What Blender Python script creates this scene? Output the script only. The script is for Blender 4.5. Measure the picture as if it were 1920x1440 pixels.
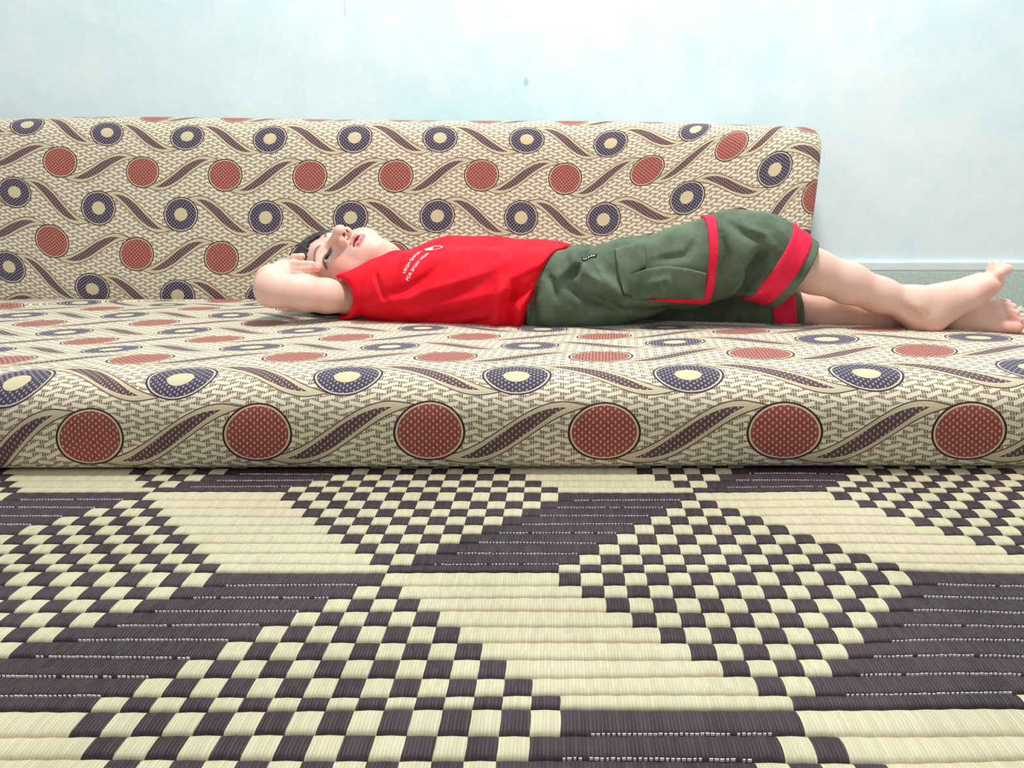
import bpy, bmesh, math, random
import numpy as np
from mathutils import Vector, Matrix
from mathutils.bvhtree import BVHTree

for o in list(bpy.data.objects):
    bpy.data.objects.remove(o)
scene = bpy.context.scene
COL = scene.collection

# ------------------------------------------------------------------ camera
FPX, PITCH, CAMH = 1480.0, math.radians(13.5), 0.272
cam_d = bpy.data.cameras.new('camera')
cam_d.sensor_width = 36.0
cam_d.lens = 36.0 * FPX / 1920.0
cam_d.clip_start = 0.01
cam = bpy.data.objects.new('camera', cam_d)
cam.location = (0, 0, CAMH)
cam.rotation_euler = (math.pi / 2 - PITCH, 0, 0)
COL.objects.link(cam)
scene.camera = cam

# ------------------------------------------------------------------ world and lamps
world = bpy.data.worlds.new('world')
scene.world = world
world.use_nodes = True
bg = world.node_tree.nodes['Background']
bg.inputs['Color'].default_value = (0.95, 0.98, 1.0, 1)
bg.inputs['Strength'].default_value = 0.40

lamp_d = bpy.data.lights.new('ceiling_lamp', 'POINT')
lamp_d.energy = 100; lamp_d.shadow_soft_size = 0.16; lamp_d.color = (1.0, 0.975, 0.94)
lamp = bpy.data.objects.new('ceiling_lamp', lamp_d); lamp.location = (0.20, 1.02, 1.95)
COL.objects.link(lamp)

vs = scene.view_settings
vs.view_transform = 'Standard'; vs.look = 'None'; vs.gamma = 1.0
vs.use_curve_mapping = False
vs.exposure = 0.55

# ------------------------------------------------------------------ helpers
CT, ST = math.cos(PITCH), math.sin(PITCH)
def at(px, py, Y):
    """point at depth Y that the photograph shows at pixel px, py"""
    u = (px - 960) / FPX; v = (720 - py) / FPX
    dy = CT + v * ST
    t = Y / dy
    return np.array([u * t, Y, CAMH + (-ST + v * CT) * t])
def proj(P):
    P = np.asarray(P, float)
    q = P - np.array([0, 0, CAMH])
    z = q[..., 1] * CT - q[..., 2] * ST
    y = q[..., 1] * ST + q[..., 2] * CT
    return np.stack([960 + FPX * q[..., 0] / z, 720 - FPX * y / z], -1)
def srgb(r, g, b):
    f = lambda c: (c / 255 / 12.92) if c / 255 <= 0.04045 else ((c / 255 + 0.055) / 1.055) ** 2.4
    return (f(r), f(g), f(b), 1.0)

def mesh_obj(name, verts, faces, mats, parent=None, smooth=True, origin=None):
    me = bpy.data.meshes.new(name)
    V = np.asarray(verts, float)
    if origin is not None:
        V = V - np.asarray(origin)
    me.from_pydata(V.tolist(), [], [list(map(int, f)) for f in faces] if not isinstance(faces, np.ndarray) else faces.tolist())
    for m in (mats if isinstance(mats, (list, tuple)) else [mats]):
        me.materials.append(m)
    if smooth:
        me.polygons.foreach_set('use_smooth', [True] * len(me.polygons))
    me.update()
    o = bpy.data.objects.new(name, me)
    COL.objects.link(o)
    if parent is not None:
        o.parent = parent
    return o
def empty(name, loc):
    o = bpy.data.objects.new(name, None); o.location = loc
    o.empty_display_size = 0.1
    COL.objects.link(o)
    return o
def tag(o, label=None, cat=None, kind=None, group=None):
    if label: o['label'] = label
    if cat: o['category'] = cat
    if kind: o['kind'] = kind
    if group: o['group'] = group
    return o

# node expressions
class X:
    nt = None
    def __init__(s, v): s.v = v
    @staticmethod
    def m(op, *a):
        n = X.nt.nodes.new('ShaderNodeMath'); n.operation = op
        for i, q in enumerate(a):
            if isinstance(q, X): X.nt.links.new(q.v, n.inputs[i])
            else: n.inputs[i].default_value = float(q)
        return X(n.outputs[0])
    def __add__(s, o): return X.m('ADD', s, o)
    __radd__ = __add__
    def __sub__(s, o): return X.m('SUBTRACT', s, o)
    def __rsub__(s, o): return X.m('SUBTRACT', o, s)
    def __mul__(s, o): return X.m('MULTIPLY', s, o)
    __rmul__ = __mul__
    def __truediv__(s, o): return X.m('DIVIDE', s, o)
    def lt(s, o): return X.m('LESS_THAN', s, o)
    def gt(s, o): return X.m('GREATER_THAN', s, o)
    def rnd(s): return X.m('ROUND', s)
    def abs(s): return X.m('ABSOLUTE', s)
    def sin(s): return X.m('SINE', s)
    def cos(s): return X.m('COSINE', s)
    def mx(s, o): return X.m('MAXIMUM', s, o)
    def mn(s, o): return X.m('MINIMUM', s, o)
    def clamp(s, a, b): return s.mx(a).mn(b)
    def fmod(s, o): return X.m('FLOORED_MODULO', s, o)
    def ss(s, a, b):
        t = ((s - a) / (b - a)).clamp(0, 1)
        return t * t * (3 - 2 * t)
def mixc(f, a, b):
    n = X.nt.nodes.new('ShaderNodeMix'); n.data_type = 'RGBA'
    if isinstance(f, X): X.nt.links.new(f.v, n.inputs[0])
    else: n.inputs[0].default_value = f
    for q, i in ((a, 6), (b, 7)):
        if isinstance(q, X): X.nt.links.new(q.v, n.inputs[i])
        else: n.inputs[i].default_value = q
    return X(n.outputs[2])
def new_mat(name, rough=0.7, spec=0.3):
    m = bpy.data.materials.new(name); m.use_nodes = True
    nt = m.node_tree; X.nt = nt
    p = nt.nodes['Principled BSDF']
    p.inputs['Roughness'].default_value = rough
    p.inputs['Specular IOR Level'].default_value = spec
    return m, nt, p
def texco(kind='Object'):
    n = X.nt.nodes.new('ShaderNodeTexCoord')
    s = X.nt.nodes.new('ShaderNodeSeparateXYZ')
    X.nt.links.new(n.outputs[kind], s.inputs[0])
    return n.outputs[kind], X(s.outputs[0]), X(s.outputs[1]), X(s.outputs[2])
def noise(vec, scale, detail=3, rough=0.5, dist=0.0):
    n = X.nt.nodes.new('ShaderNodeTexNoise')
    n.inputs['Scale'].default_value = scale; n.inputs['Detail'].default_value = detail
    n.inputs['Roughness'].default_value = rough; n.inputs['Distortion'].default_value = dist
    X.nt.links.new(vec, n.inputs['Vector'])
    return X(n.outputs[0])
def bump(p, h, strength, dist):
    n = X.nt.nodes.new('ShaderNodeBump')
    n.inputs['Strength'].default_value = strength; n.inputs['Distance'].default_value = dist
    X.nt.links.new(h.v, n.inputs['Height'])
    X.nt.links.new(n.outputs[0], p.inputs['Normal'])
def setc(p, c):
    if isinstance(c, X): X.nt.links.new(c.v, p.inputs['Base Color'])
    else: p.inputs['Base Color'].default_value = c

# ------------------------------------------------------------------ materials
def wall_material():
    m, nt, p = new_mat('wall_paint', 0.85, 0.15)
    vec, x, y, z = texco()
    n1 = noise(vec, 1.6, 2, 0.4, 0.2); n2 = noise(vec, 14, 6, 0.65); n3 = noise(vec, 220, 3)
    f = (n1 * 0.7 + n2 * 0.5).ss(0.25, 0.90)
    c = mixc(f, srgb(198, 233, 241), srgb(236, 247, 249))
    # small chip and a hairline crack in the paint
    cx = x - 0.030; cz = z - 0.506
    chip = (cx.abs() * 1.2 + cz.abs() * 0.7 + n3 * 0.006).lt(0.0105)
    c = mixc(chip * 0.55, c, srgb(150, 190, 188))
    crack = ((x + 0.352 + n2 * 0.02 - 0.01).abs().lt(0.0012)) * z.gt(0.64) * (z.lt(0.69))
    c = mixc(crack * 0.4, c, srgb(140, 170, 180))
    setc(p, c)
    bump(p, n3 * 0.5 + n2 * 0.8, 0.12, 0.004)
    return m
def plain_noise_mat(name, ca, cb, scale, rough=0.7, spec=0.3, bs=0.0, bd=0.001, lo=0.35, hi=0.65, bscale=None):
    m, nt, p = new_mat(name, rough, spec)
    vec, x, y, z = texco()
    n = noise(vec, scale, 4, 0.6)
    setc(p, mixc(n.ss(lo, hi), ca, cb))
    if bs > 0:
        bump(p, noise(vec, bscale or scale * 2, 3), bs, bd)
    return m

def fabric_material():
    m, nt, p = new_mat('upholstery_fabric', 0.8, 0.2)
    p.inputs['Sheen Weight'].default_value = 0.15
    uvn = nt.nodes.new('ShaderNodeUVMap'); uvn.uv_map = 'UVMap'
    sp = nt.nodes.new('ShaderNodeSeparateXYZ'); nt.links.new(uvn.outputs[0], sp.inputs[0])
    u, v = X(sp.outputs[0]), X(sp.outputs[1])
    # background weave: cream strokes over brown vertical hatching
    a = u * 8.5; b = v * 11.0
    def stroke(ox, oy, sg):
        xx = a + ox; yy = b + oy
        xx = xx - xx.rnd(); yy = yy - yy.rnd()
        return (yy - xx * (0.46 * sg)).abs().lt(0.16) * xx.abs().lt(0.38)
    st = stroke(0.0, 0.0, 1).mx(stroke(0.5, 0.5, -1))
    hx = u * 70.0
    hx = (hx - hx.rnd()).abs()
    hatch = hx.lt(0.355)
    yy = b * 2.0
    brk = (yy - yy.rnd()).abs().gt(0.07)
    hatch = hatch * brk
    cream = srgb(228, 221, 200); olive = srgb(134, 116, 92); pale = srgb(208, 198, 172)
    col = mixc(hatch, pale, olive)
    col = mixc(st, col, cream)
    # motifs
    r2 = (v * 2.0).rnd()
    vl = v - r2 * 0.5
    par = r2.fmod(2.0)
    u1 = u - par * 0.5
    du = u1 - u1.rnd()
    rr = X.m('SQRT', du * du + vl * vl)
    ul = u1 - 0.5
    ul = ul - ul.rnd() + 0.02
    vsn = vl * (1.0 - par * 2.0)
    h = math.pi / 2
    vc = ((ul / 0.34).clamp(-1, 1) * h).sin() * 0.185
    dv = (vsn - vc).abs()
    tin = ((ul / 0.31).clamp(-1, 1) * h).cos() * 0.063
    tout = ((ul / 0.45).clamp(-1, 1) * h).cos() * 0.100
    da = u * 24.0; db = v * 22.0
    def dots(ox, oy):
        xx = da + ox; yy = db + oy
        xx = xx - xx.rnd(); yy = yy - yy.rnd()
        return (xx * xx * 60.0 + yy * yy * 20.0).lt(1.0)
    dt = dots(0, 0).mx(dots(0.5, 0.5))
    edge = srgb(96, 80, 60); band = srgb(202, 190, 160)
    col = mixc(dv.lt(tout), col, edge)
    col = mixc(dv.lt(tout - 0.010), col, band)
    col = mixc(dv.lt(tin + 0.010) * ul.abs().lt(0.31), col, srgb(214, 196, 170))
    leaf = mixc(dt * 0.7, srgb(94, 70, 66), srgb(190, 176, 184))
    col = mixc(dv.lt(tin), col, leaf)
    vecn = nt.nodes.new('ShaderNodeTexCoord')
    mott = noise(uvn.outputs[0], 60, 3)
    red = mixc(mott.ss(0.3, 0.7), srgb(134, 66, 57), srgb(156, 84, 72))
    red = mixc(dt * 0.85, red, srgb(222, 170, 156))
    blu = mixc(dt * 0.8, srgb(68, 60, 73), srgb(174, 170, 186))
    disc = mixc(par, red, blu)
    col = mixc(rr.lt(0.207), col, mixc(par, srgb(66, 38, 30), srgb(58, 50, 62)))
    col = mixc(rr.lt(0.194), col, srgb(212, 192, 172))
    col = mixc(rr.lt(0.183), col, disc)
    col = mixc(rr.lt(0.078) * par, col, srgb(206, 194, 158))
    setc(p, col)
    vec = vecn.outputs['Object']
    bump(p, st * 0.5 + noise(vec, 700, 2) * 0.6 + noise(vec, 60, 2) * 1.0, 0.25, 0.0015)
    return m

def mat_material(name, ca, cb, spec, line):
    m, nt, p = new_mat(name, 0.55, spec)
    vec, x, y, z = texco()
    straw = (x - y * 0.0526) * (1.0 / 0.00205)
    cell = X.m('FLOOR', straw)
    wn = nt.nodes.new('ShaderNodeTexWhiteNoise'); wn.noise_dimensions = '2D'
    cb2 = nt.nodes.new('ShaderNodeCombineXYZ'); nt.links.new(cell.v, cb2.inputs[0])
    rowid = X.m('FLOOR', y * (1 / 0.0185)); nt.links.new(rowid.v, cb2.inputs[1])
    nt.links.new(cb2.outputs[0], wn.inputs['Vector'])
    w = X(wn.outputs['Value'])
    fr = (straw - cell - 0.5).abs()          # 0 in the middle of a straw, .5 at its edge
    big = noise(vec, 7, 3)
    c = mixc((w * 0.55 + big.ss(0.35, 0.65) * 0.45), ca, cb)
    c = mixc(fr.ss(0.30, 0.5) * line, c, srgb(58, 48, 46))
    setc(p, c)
    hgt = (1.0 - fr * fr * 4.0)
    bump(p, hgt, 0.2 + line, 0.0012)
    return m

M_wall = wall_material()
M_base = plain_noise_mat('stone_skirting', srgb(182, 198, 192), srgb(208, 222, 218), 260, 0.6, 0.3, 0.2, 0.001)
M_white = plain_noise_mat('white_trim_paint', srgb(226, 238, 240), srgb(240, 246, 246), 14, 0.6, 0.3)
M_floor = plain_noise_mat('floor_tile', srgb(150, 148, 138), srgb(180, 178, 168), 20, 0.6, 0.3)
M_fab = fabric_material()
M_cream = mat_material('straw_cream', srgb(185, 176, 143), srgb(206, 197, 165), 0.35, 0.10)
M_dark = mat_material('straw_dark', srgb(46, 34, 37), srgb(74, 59, 67), 0.22, 0.25)
M_thread = plain_noise_mat('white_thread', srgb(225, 222, 214), srgb(240, 238, 232), 50, 0.6, 0.3)
M_red = plain_noise_mat('red_jersey', srgb(232, 20, 40), srgb(240, 34, 52), 30, 0.8, 0.15, 0.15, 0.0006, bscale=900)
M_pink = plain_noise_mat('red_trim_cloth', srgb(238, 40, 72), srgb(244, 52, 84), 30, 0.8, 0.15, 0.15, 0.0006, bscale=900)
M_green = plain_noise_mat('olive_cotton', srgb(86, 99, 82), srgb(106, 121, 101), 26, 0.9, 0.1, 0.2, 0.0006, bscale=1100)
M_print = plain_noise_mat('white_print', srgb(244, 232, 234), srgb(250, 240, 242), 20, 0.6, 0.2)
M_label = plain_noise_mat('black_label', srgb(24, 28, 30), srgb(36, 40, 42), 40, 0.7, 0.2)
M_hair = plain_noise_mat('dark_hair', srgb(30, 24, 26), srgb(58, 50, 54), 60, 0.5, 0.5, 0.6, 0.002, bscale=420)
M_tooth = plain_noise_mat('tooth', srgb(240, 232, 222), srgb(248, 242, 234), 40, 0.3, 0.5)

def skin_material():
    m, nt, p = new_mat('skin', 0.55, 0.35)
    at_ = nt.nodes.new('ShaderNodeVertexColor'); at_.layer_name = 'Col'
    vec, x, y, z = texco()
    n = noise(vec, 55, 3)
    c = mixc(n.ss(0.3, 0.7) * 0.10, X(at_.outputs[0]), srgb(226, 150, 130))
    setc(p, c)
    p.inputs['Subsurface Weight'].default_value = 0.12
    p.inputs['Subsurface Radius'].default_value = (0.012, 0.005, 0.003)
    p.inputs['Subsurface Scale'].default_value = 0.5
    bump(p, noise(vec, 420, 2), 0.06, 0.001)
    return m
M_skin = skin_material()

def eye_material():
    m, nt, p = new_mat('eye', 0.06, 0.3)
    vec, x, y, z = texco()
    r = X.m('SQRT', x * x + y * y)
    c = mixc(r.lt(0.0068), srgb(226, 214, 210), srgb(40, 22, 16))
    c = mixc(r.lt(0.0030), c, srgb(8, 6, 6))
    front = z.gt(0)
    c = mixc(front, srgb(232, 222, 218), c)
    setc(p, c)
    return m
M_eye = eye_material()

# ------------------------------------------------------------------ the room
def box_obj(name, lo, hi, mat, seg=0.0):
    bm = bmesh.new()
    bmesh.ops.create_cube(bm, size=1)
    for v_ in bm.verts:
        v_.co = Vector([(lo[i] + hi[i]) / 2 + v_.co[i] * (hi[i] - lo[i]) for i in range(3)])
    if seg > 0:
        bmesh.ops.bevel(bm, geom=list(bm.edges), offset=seg, segments=3, affect='EDGES', profile=0.5)
    me = bpy.data.meshes.new(name); bm.to_mesh(me); bm.free()
    me.materials.append(mat)
    o = bpy.data.objects.new(name, me); COL.objects.link(o)
    return o
WALLY = 1.80
tag(box_obj('wall_back', (-3.0, WALLY, -0.02), (3.0, WALLY + 0.15, 2.9), M_wall), kind='structure')
tag(box_obj('floor', (-3.0, -2.2, -0.03), (3.0, WALLY, -0.006), M_floor), kind='structure')
tag(box_obj('baseboard_back', (-3.0, WALLY - 0.012, -0.006), (3.0, WALLY, 0.104), M_base, 0.002), kind='structure')
tag(box_obj('trim_1', (-3.0, WALLY - 0.0125, 0.104), (3.0, WALLY, 0.126), M_white, 0.004), kind='structure')

# ------------------------------------------------------------------ woven floor mat
SHEAR = 0.0526
ROWH, SQ = 0.01835, 0.01593
def row_height(r):
    k = r % 9
    return ROWH * (0.66 if k == 3 else 1.14 if k == 4 else 1.0)
Y13 = 0.5375                       # far edge of row 13 (waist of the middle lozenges)
row_top = {13: Y13}
for r in range(14, 60): row_top[r] = row_top[r - 1] - row_height(r - 1)
for r in range(12, -12, -1): row_top[r] = row_top[r + 1] + row_height(r)
XC0 = -0.0930                      # x of column 0 at the far edge of row 13
def is_dark(c, r):
    rr = (r - 4) % 18              # 0..17
    cc = c % 32
    cA = cc if cc < 16 else cc - 32
    cB = cc - 16
    if rr <= 8: hA, hB = 8 - rr, rr
    else: hA, hB = rr - 9, 17 - rr
    if -hA <= cA < hA: return (cA + r) % 2 == 0
    if -hB <= cB < hB: return (cB + r - 9) % 2 == 0
    right = cc < 16
    return right if rr <= 8 else not right
mat_root = empty('floor_mat', (0, 0.45, 0))
tag(mat_root, 'woven straw floor mat with dark and cream checkered lozenges', 'mat')
rng = random.Random(4)
def seam_wave(x, r):
    return 0.0010 * math.sin(x * 9 + r * 0.9) + 0.0006 * math.sin(x * 23 + r * 2.1) + 0.002 * max(0, min(1, (x - 0.18) / 0.1)) * math.sin((x - 0.2) * 26)
NC0, NC1 = -110, 110
for r in range(-4, 42):
    y0 = row_top[r]; y1 = row_top[r + 1]       # far, near
    prof = [(0.0, -0.0036), (0.045, -0.0010), (0.16, 0.0002), (0.40, 0.0007), (0.62, 0.0006), (0.84, 0.0001), (0.955, -0.0011), (1.0, -0.0036)]
    V = []; Fc = []; mi = []
    if y1 > 0.75: sub = 1
    sub = 2
    n = (NC1 - NC0) * sub + 1
    for i in range(n):
        c = NC0 + i / sub
        for t, z in prof:
            ya = y0 + seam_wave(XC0 + c * SQ, r); yb = y1 + seam_wave(XC0 + c * SQ, r + 1)
            y = ya + (yb - ya) * t
            bow = 0.0006 * math.sin(math.pi * t)
            V.append((XC0 + c * SQ + SHEAR * (y - Y13) + bow, y, z + (0.0004 if i % sub else 0)))
    k = len(prof)
    for i in range(n - 1):
        d = is_dark(NC0 + i // sub, r)
        for j in range(k - 1):
            Fc.append((i * k + j, i * k + j + 1, (i + 1) * k + j + 1, (i + 1) * k + j)); mi.append(1 if d else 0)
    o = mesh_obj('strip', V, Fc, [M_cream, M_dark], mat_root, True, (0, 0.45, 0))
    o.data.polygons.foreach_set('material_index', mi)
    # thread that shows in the seam between two dark stretches
    SV = []; SF = []
    x = XC0 + NC0 * SQ
    while x < XC0 + NC1 * SQ:
        yy = y0 + seam_wave(x, r)
        c = math.floor((x - SHEAR * (yy - Y13) - XC0) / SQ)
        if is_dark(c, r) and is_dark(c, r - 1) and is_dark(c - 1, r - 1) and rng.random() < 0.97 and y0 < 0.76:
            b = len(SV); w = 0.0006 + rng.random() * 0.0005; hh = 0.0004; zz = -0.0002 + rng.random() * 0.0004
            for dx in (-w, w):
                for dy, dz in ((-hh, -0.001), (hh, -0.001), (hh * 0.6, 0.0004), (-hh * 0.6, 0.0004)):
                    SV.append((x + dx, yy + dy, zz + dz))
            SF += [(b, b + 1, b + 5, b + 4), (b + 1, b + 2, b + 6, b + 5), (b + 2, b + 3, b + 7, b + 6), (b + 3, b, b + 4, b + 7), (b, b + 3, b + 2, b + 1), (b + 4, b + 5, b + 6, b + 7)]
        x += 0.0027
    if SV:
        tag(mesh_obj('stitching', SV, SF, M_thread, o, False, (0, 0.45, 0)), kind='stuff')

# ------------------------------------------------------------------ upholstery: mattress and back cushion
class TPS:
    def __init__(s, P, T, lam=1e-4):
        s.P = np.asarray(P, float); n = len(P)
        D = np.linalg.norm(s.P[:, None] - s.P[None], axis=2)
        K = np.where(D > 0, D * D * np.log(D + 1e-12), 0) + lam * np.eye(n)
        Q = np.hstack([np.ones((n, 1)), s.P])
        A = np.vstack([np.hstack([K, Q]), np.hstack([Q.T, np.zeros((3, 3))])])
        s.w = np.linalg.solve(A, np.vstack([np.asarray(T, float), np.zeros((3, 2))]))
    def __call__(s, G):
        G = np.asarray(G, float)
        D = np.linalg.norm(G[:, None] - s.P[None], axis=2)
        K = np.where(D > 0, D * D * np.log(D + 1e-12), 0)
        return K @ s.w[:-3] + np.hstack([np.ones((len(G), 1)), G]) @ s.w[-3:]
def smooth_profile(P, n):
    """dense Catmull-Rom through the points, with running length"""
    P = np.asarray(P, float); out = []
    for i in range(len(P) - 1):
        p0 = P[max(i - 1, 0)]; p1 = P[i]; p2 = P[i + 1]; p3 = P[min(i + 2, len(P) - 1)]
        for t in np.linspace(0, 1, n, endpoint=False):
            out.append(0.5 * ((2 * p1) + (-p0 + p2) * t + (2 * p0 - 5 * p1 + 4 * p2 - p3) * t * t + (-p0 + 3 * p1 - 3 * p2 + p3) * t ** 3))
    out.append(P[-1])
    return np.array(out)
def arclen(Q): return np.concatenate([[0], np.cumsum(np.linalg.norm(np.diff(Q, axis=0), axis=1))])

def gbump(x, c, w): return np.exp(-((x - c) / w) ** 2)
def seat_warp(Xv, Y, Z):
    """slow undulation of the mattress top"""
    top = np.clip((Z - 0.05) / 0.03, 0, 1)
    dz = 0.007 * gbump(Xv, 0.38, 0.16) * gbump(Y, 0.98, 0.10) + 0.004 * gbump(Xv, -0.20, 0.14) * gbump(Y, 1.06, 0.10)
    dz += 0.003 * np.sin(Xv * 5.1 + 0.6) * np.clip((Y - 0.78) * 6, 0, 1) * np.clip((1.5 - Y) * 4, 0, 1)
    dy = 0.004 * np.sin(Xv * 2.7 + 0.5) * (1 - np.clip((Y - 0.9) / 0.3, 0, 1))
    drop = -0.022 * np.clip((Xv - 0.42) / 0.25, 0, 1) * np.clip((Y - 1.18) / 0.25, 0, 1)
    return Y + dy, Z + (dz + drop) * top
SEATP = smooth_profile([(0.800, 0.001), (0.766, 0.0015), (0.753, 0.010), (0.749, 0.034), (0.750, 0.056), (0.756, 0.073), (0.769, 0.086), (0.790, 0.0935),
                        (0.83, 0.0955), (0.90, 0.0945), (1.0, 0.092), (1.15, 0.088), (1.30, 0.082), (1.45, 0.076), (1.55, 0.071), (1.588, 0.064), (1.604, 0.05), (1.606, 0.03), (1.600, 0.012), (1.585, 0.003)], 6)
CUSHP = smooth_profile([(1.640, 0.002), (1.622, 0.012), (1.614, 0.04), (1.614, 0.08), (1.622, 0.15), (1.634, 0.24), (1.648, 0.33), (1.657, 0.37), (1.668, 0.395), (1.686, 0.412), (1.712, 0.420),
                        (1.745, 0.418), (1.768, 0.405), (1.780, 0.38), (1.784, 0.30), (1.784, 0.1), (1.782, 0.02), (1.772, 0.002)], 6)
def cush_warp(Xv, Y, Z):
    t = np.clip(Z / 0.42, 0, 1)
    dz = (-0.012 * np.clip((Xv - 0.0) / 0.63, -0.4, 1) + 0.003 * np.sin(Xv * 6.0)) * t * t
    dy = 0.004 * np.sin(Xv * 4.0 + 1.0) * np.sin(np.clip(t, 0, 1) * math.pi) * (Y < 1.7)
    return Y + dy, Z + dz

def landmarks_to_surface(P, warp, L, smax):
    s = arclen(P); n = np.searchsorted(s, smax); k0 = np.argmax(P[:, 1] > 0.011)
    Q = P[k0:n]; sq = s[k0:n]; n -= k0
    out = []
    for px, py, u, v in L:
        xx = np.zeros(n)
        for it in range(4):
            Yw, Zw = warp(xx, Q[:, 0], Q[:, 1])
            zc = Yw * CT - (Zw - CAMH) * ST
            xx = (px - 960) / FPX * zc
        py_ = proj(np.stack([xx, Yw, Zw], -1))[:, 1]
        # image rows fall monotonically along the visible part
        best = np.argmin(np.abs(py_ - py))
        i = min(max(best, 1), n - 2)
        j = i + 1 if (py_[i] - py) * (py_[i + 1] - py) <= 0 else i - 1
        d = py_[j] - py_[i]
        t = np.clip((py - py_[i]) / d, 0, 1) if abs(d) > 1e-6 else 0
        out.append((xx[i] + (xx[j] - xx[i]) * t, sq[i] + (sq[j] - sq[i]) * t))
    return np.array(out)

SEATL = [(168, 766, -2, .2), (484, 756, -1, .2), (806, 752, 0, .2), (1133, 755, 1, .2), (1470, 754, 2, .2), (1815, 755, 3, .2),
         (484, 865, -1, -.2), (806, 863, 0, -.2), (1133, 865, 1, -.2), (1470, 866, 2, -.2), (1815, 867, 3, -.2),
         (168, 817, -2, 0), (484, 812, -1, 0), (806, 808, 0, 0), (1133, 810, 1, 0), (1470, 812, 2, 0), (1815, 812, 3, 0),
         (30, 717, -2.5, .5), (337, 711, -1.5, .5), (650, 706, -.5, .5), (968, 705, .5, .5), (1290, 702, 1.5, .5), (1625, 699, 2.5, .5), (1935, 688, 3.5, .5),
         (10, 675, -3, 1), (263, 672, -2, 1), (555, 668, -1, 1), (837, 668, 0, 1), (1127, 668, 1, 1), (1425, 662, 2, 1), (1735, 656, 3, 1),
         (207, 655, -2.5, 1.5), (473, 651, -1.5, 1.5), (730, 650, -.5, 1.5), (993, 648, .5, 1.5), (1265, 641, 1.5, 1.5), (1550, 636, 2.5, 1.5), (1835, 633, 3.5, 1.5),
         (168, 640, -3, 2), (403, 636, -2, 2), (650, 633, -1, 2), (890, 631, 0, 2), (1133, 631, 1, 2), (1390, 621, 2, 2), (1643, 617, 3, 2),
         (122, 623, -3.5, 2.5), (347, 620, -2.5, 2.5), (571, 620, -1.5, 2.5),
         (78, 605, -4, 3), (290, 605, -3, 3), (500, 604, -2, 3),
         (40, 591, -4.5, 3.5), (233, 591, -3.5, 3.5), (433, 591, -2.5, 3.5),
         (193, 578, -4, 4), (375, 578, -3, 4), (150, 567, -4.5, 4.5), (320, 567, -3.5, 4.5), (485, 567, -2.5, 4.5),
         (700, 603, -1, 3), (918, 602, 0, 3), (1135, 601, 1, 3), (1352, 598, 2, 3), (1570, 596, 3, 3), (1790, 594, 4, 3),
         (555, 578, -2, 4), (740, 578, -1, 4), (925, 578, 0, 4), (1110, 577, 1, 4), (1295, 576, 2, 4), (1480, 575, 3, 4), (1665, 574, 4, 4), (1850, 573, 5, 4)]
CUSHL = [(112, 303, -4, 0), (267, 322, -3, 0), (422, 328, -2, 0), (581, 330, -1, 0), (742, 330, 0, 0), (903, 328, 1, 0), (1060, 334, 2, 0), (1213, 318, 3, 0), (1371, 271, 4, 0), (1522, 236, 5, 0),
         (27, 360, -4.5, -.5), (185, 390, -3.5, -.5), (339, 402, -2.5, -.5), (498, 408, -1.5, -.5), (657, 408, -.5, -.5), (820, 405, .5, -.5), (977, 408, 1.5, -.5), (1131, 412, 2.5, -.5), (1287, 370, 3.5, -.5), (1453, 318, 4.5, -.5),
         (97, 453, -4, -1), (256, 477, -3, -1), (415, 484, -2, -1), (1220, 470, 3, -1), (1382, 424, 4, -1), (1534, 366, 5, -1),
         (17, 500, -4.5, -1.5), (173, 542, -3.5, -1.5), (333, 554, -2.5, -1.5),
         (51, 233, -4.5, .5), (201, 248, -3.5, .5), (351, 255, -2.5, .5), (506, 260, -1.5, .5), (665, 258, -.5, .5), (825, 258, .5, .5), (988, 261, 1.5, .5), (1145, 269, 2.5, .5), (1305, 242, 3.5, .5),
         (290, 222, -3, .93), (443, 223, -2, .93), (597, 224, -1, .93), (754, 224, 0, .93), (910, 227, 1, .93)]

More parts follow.
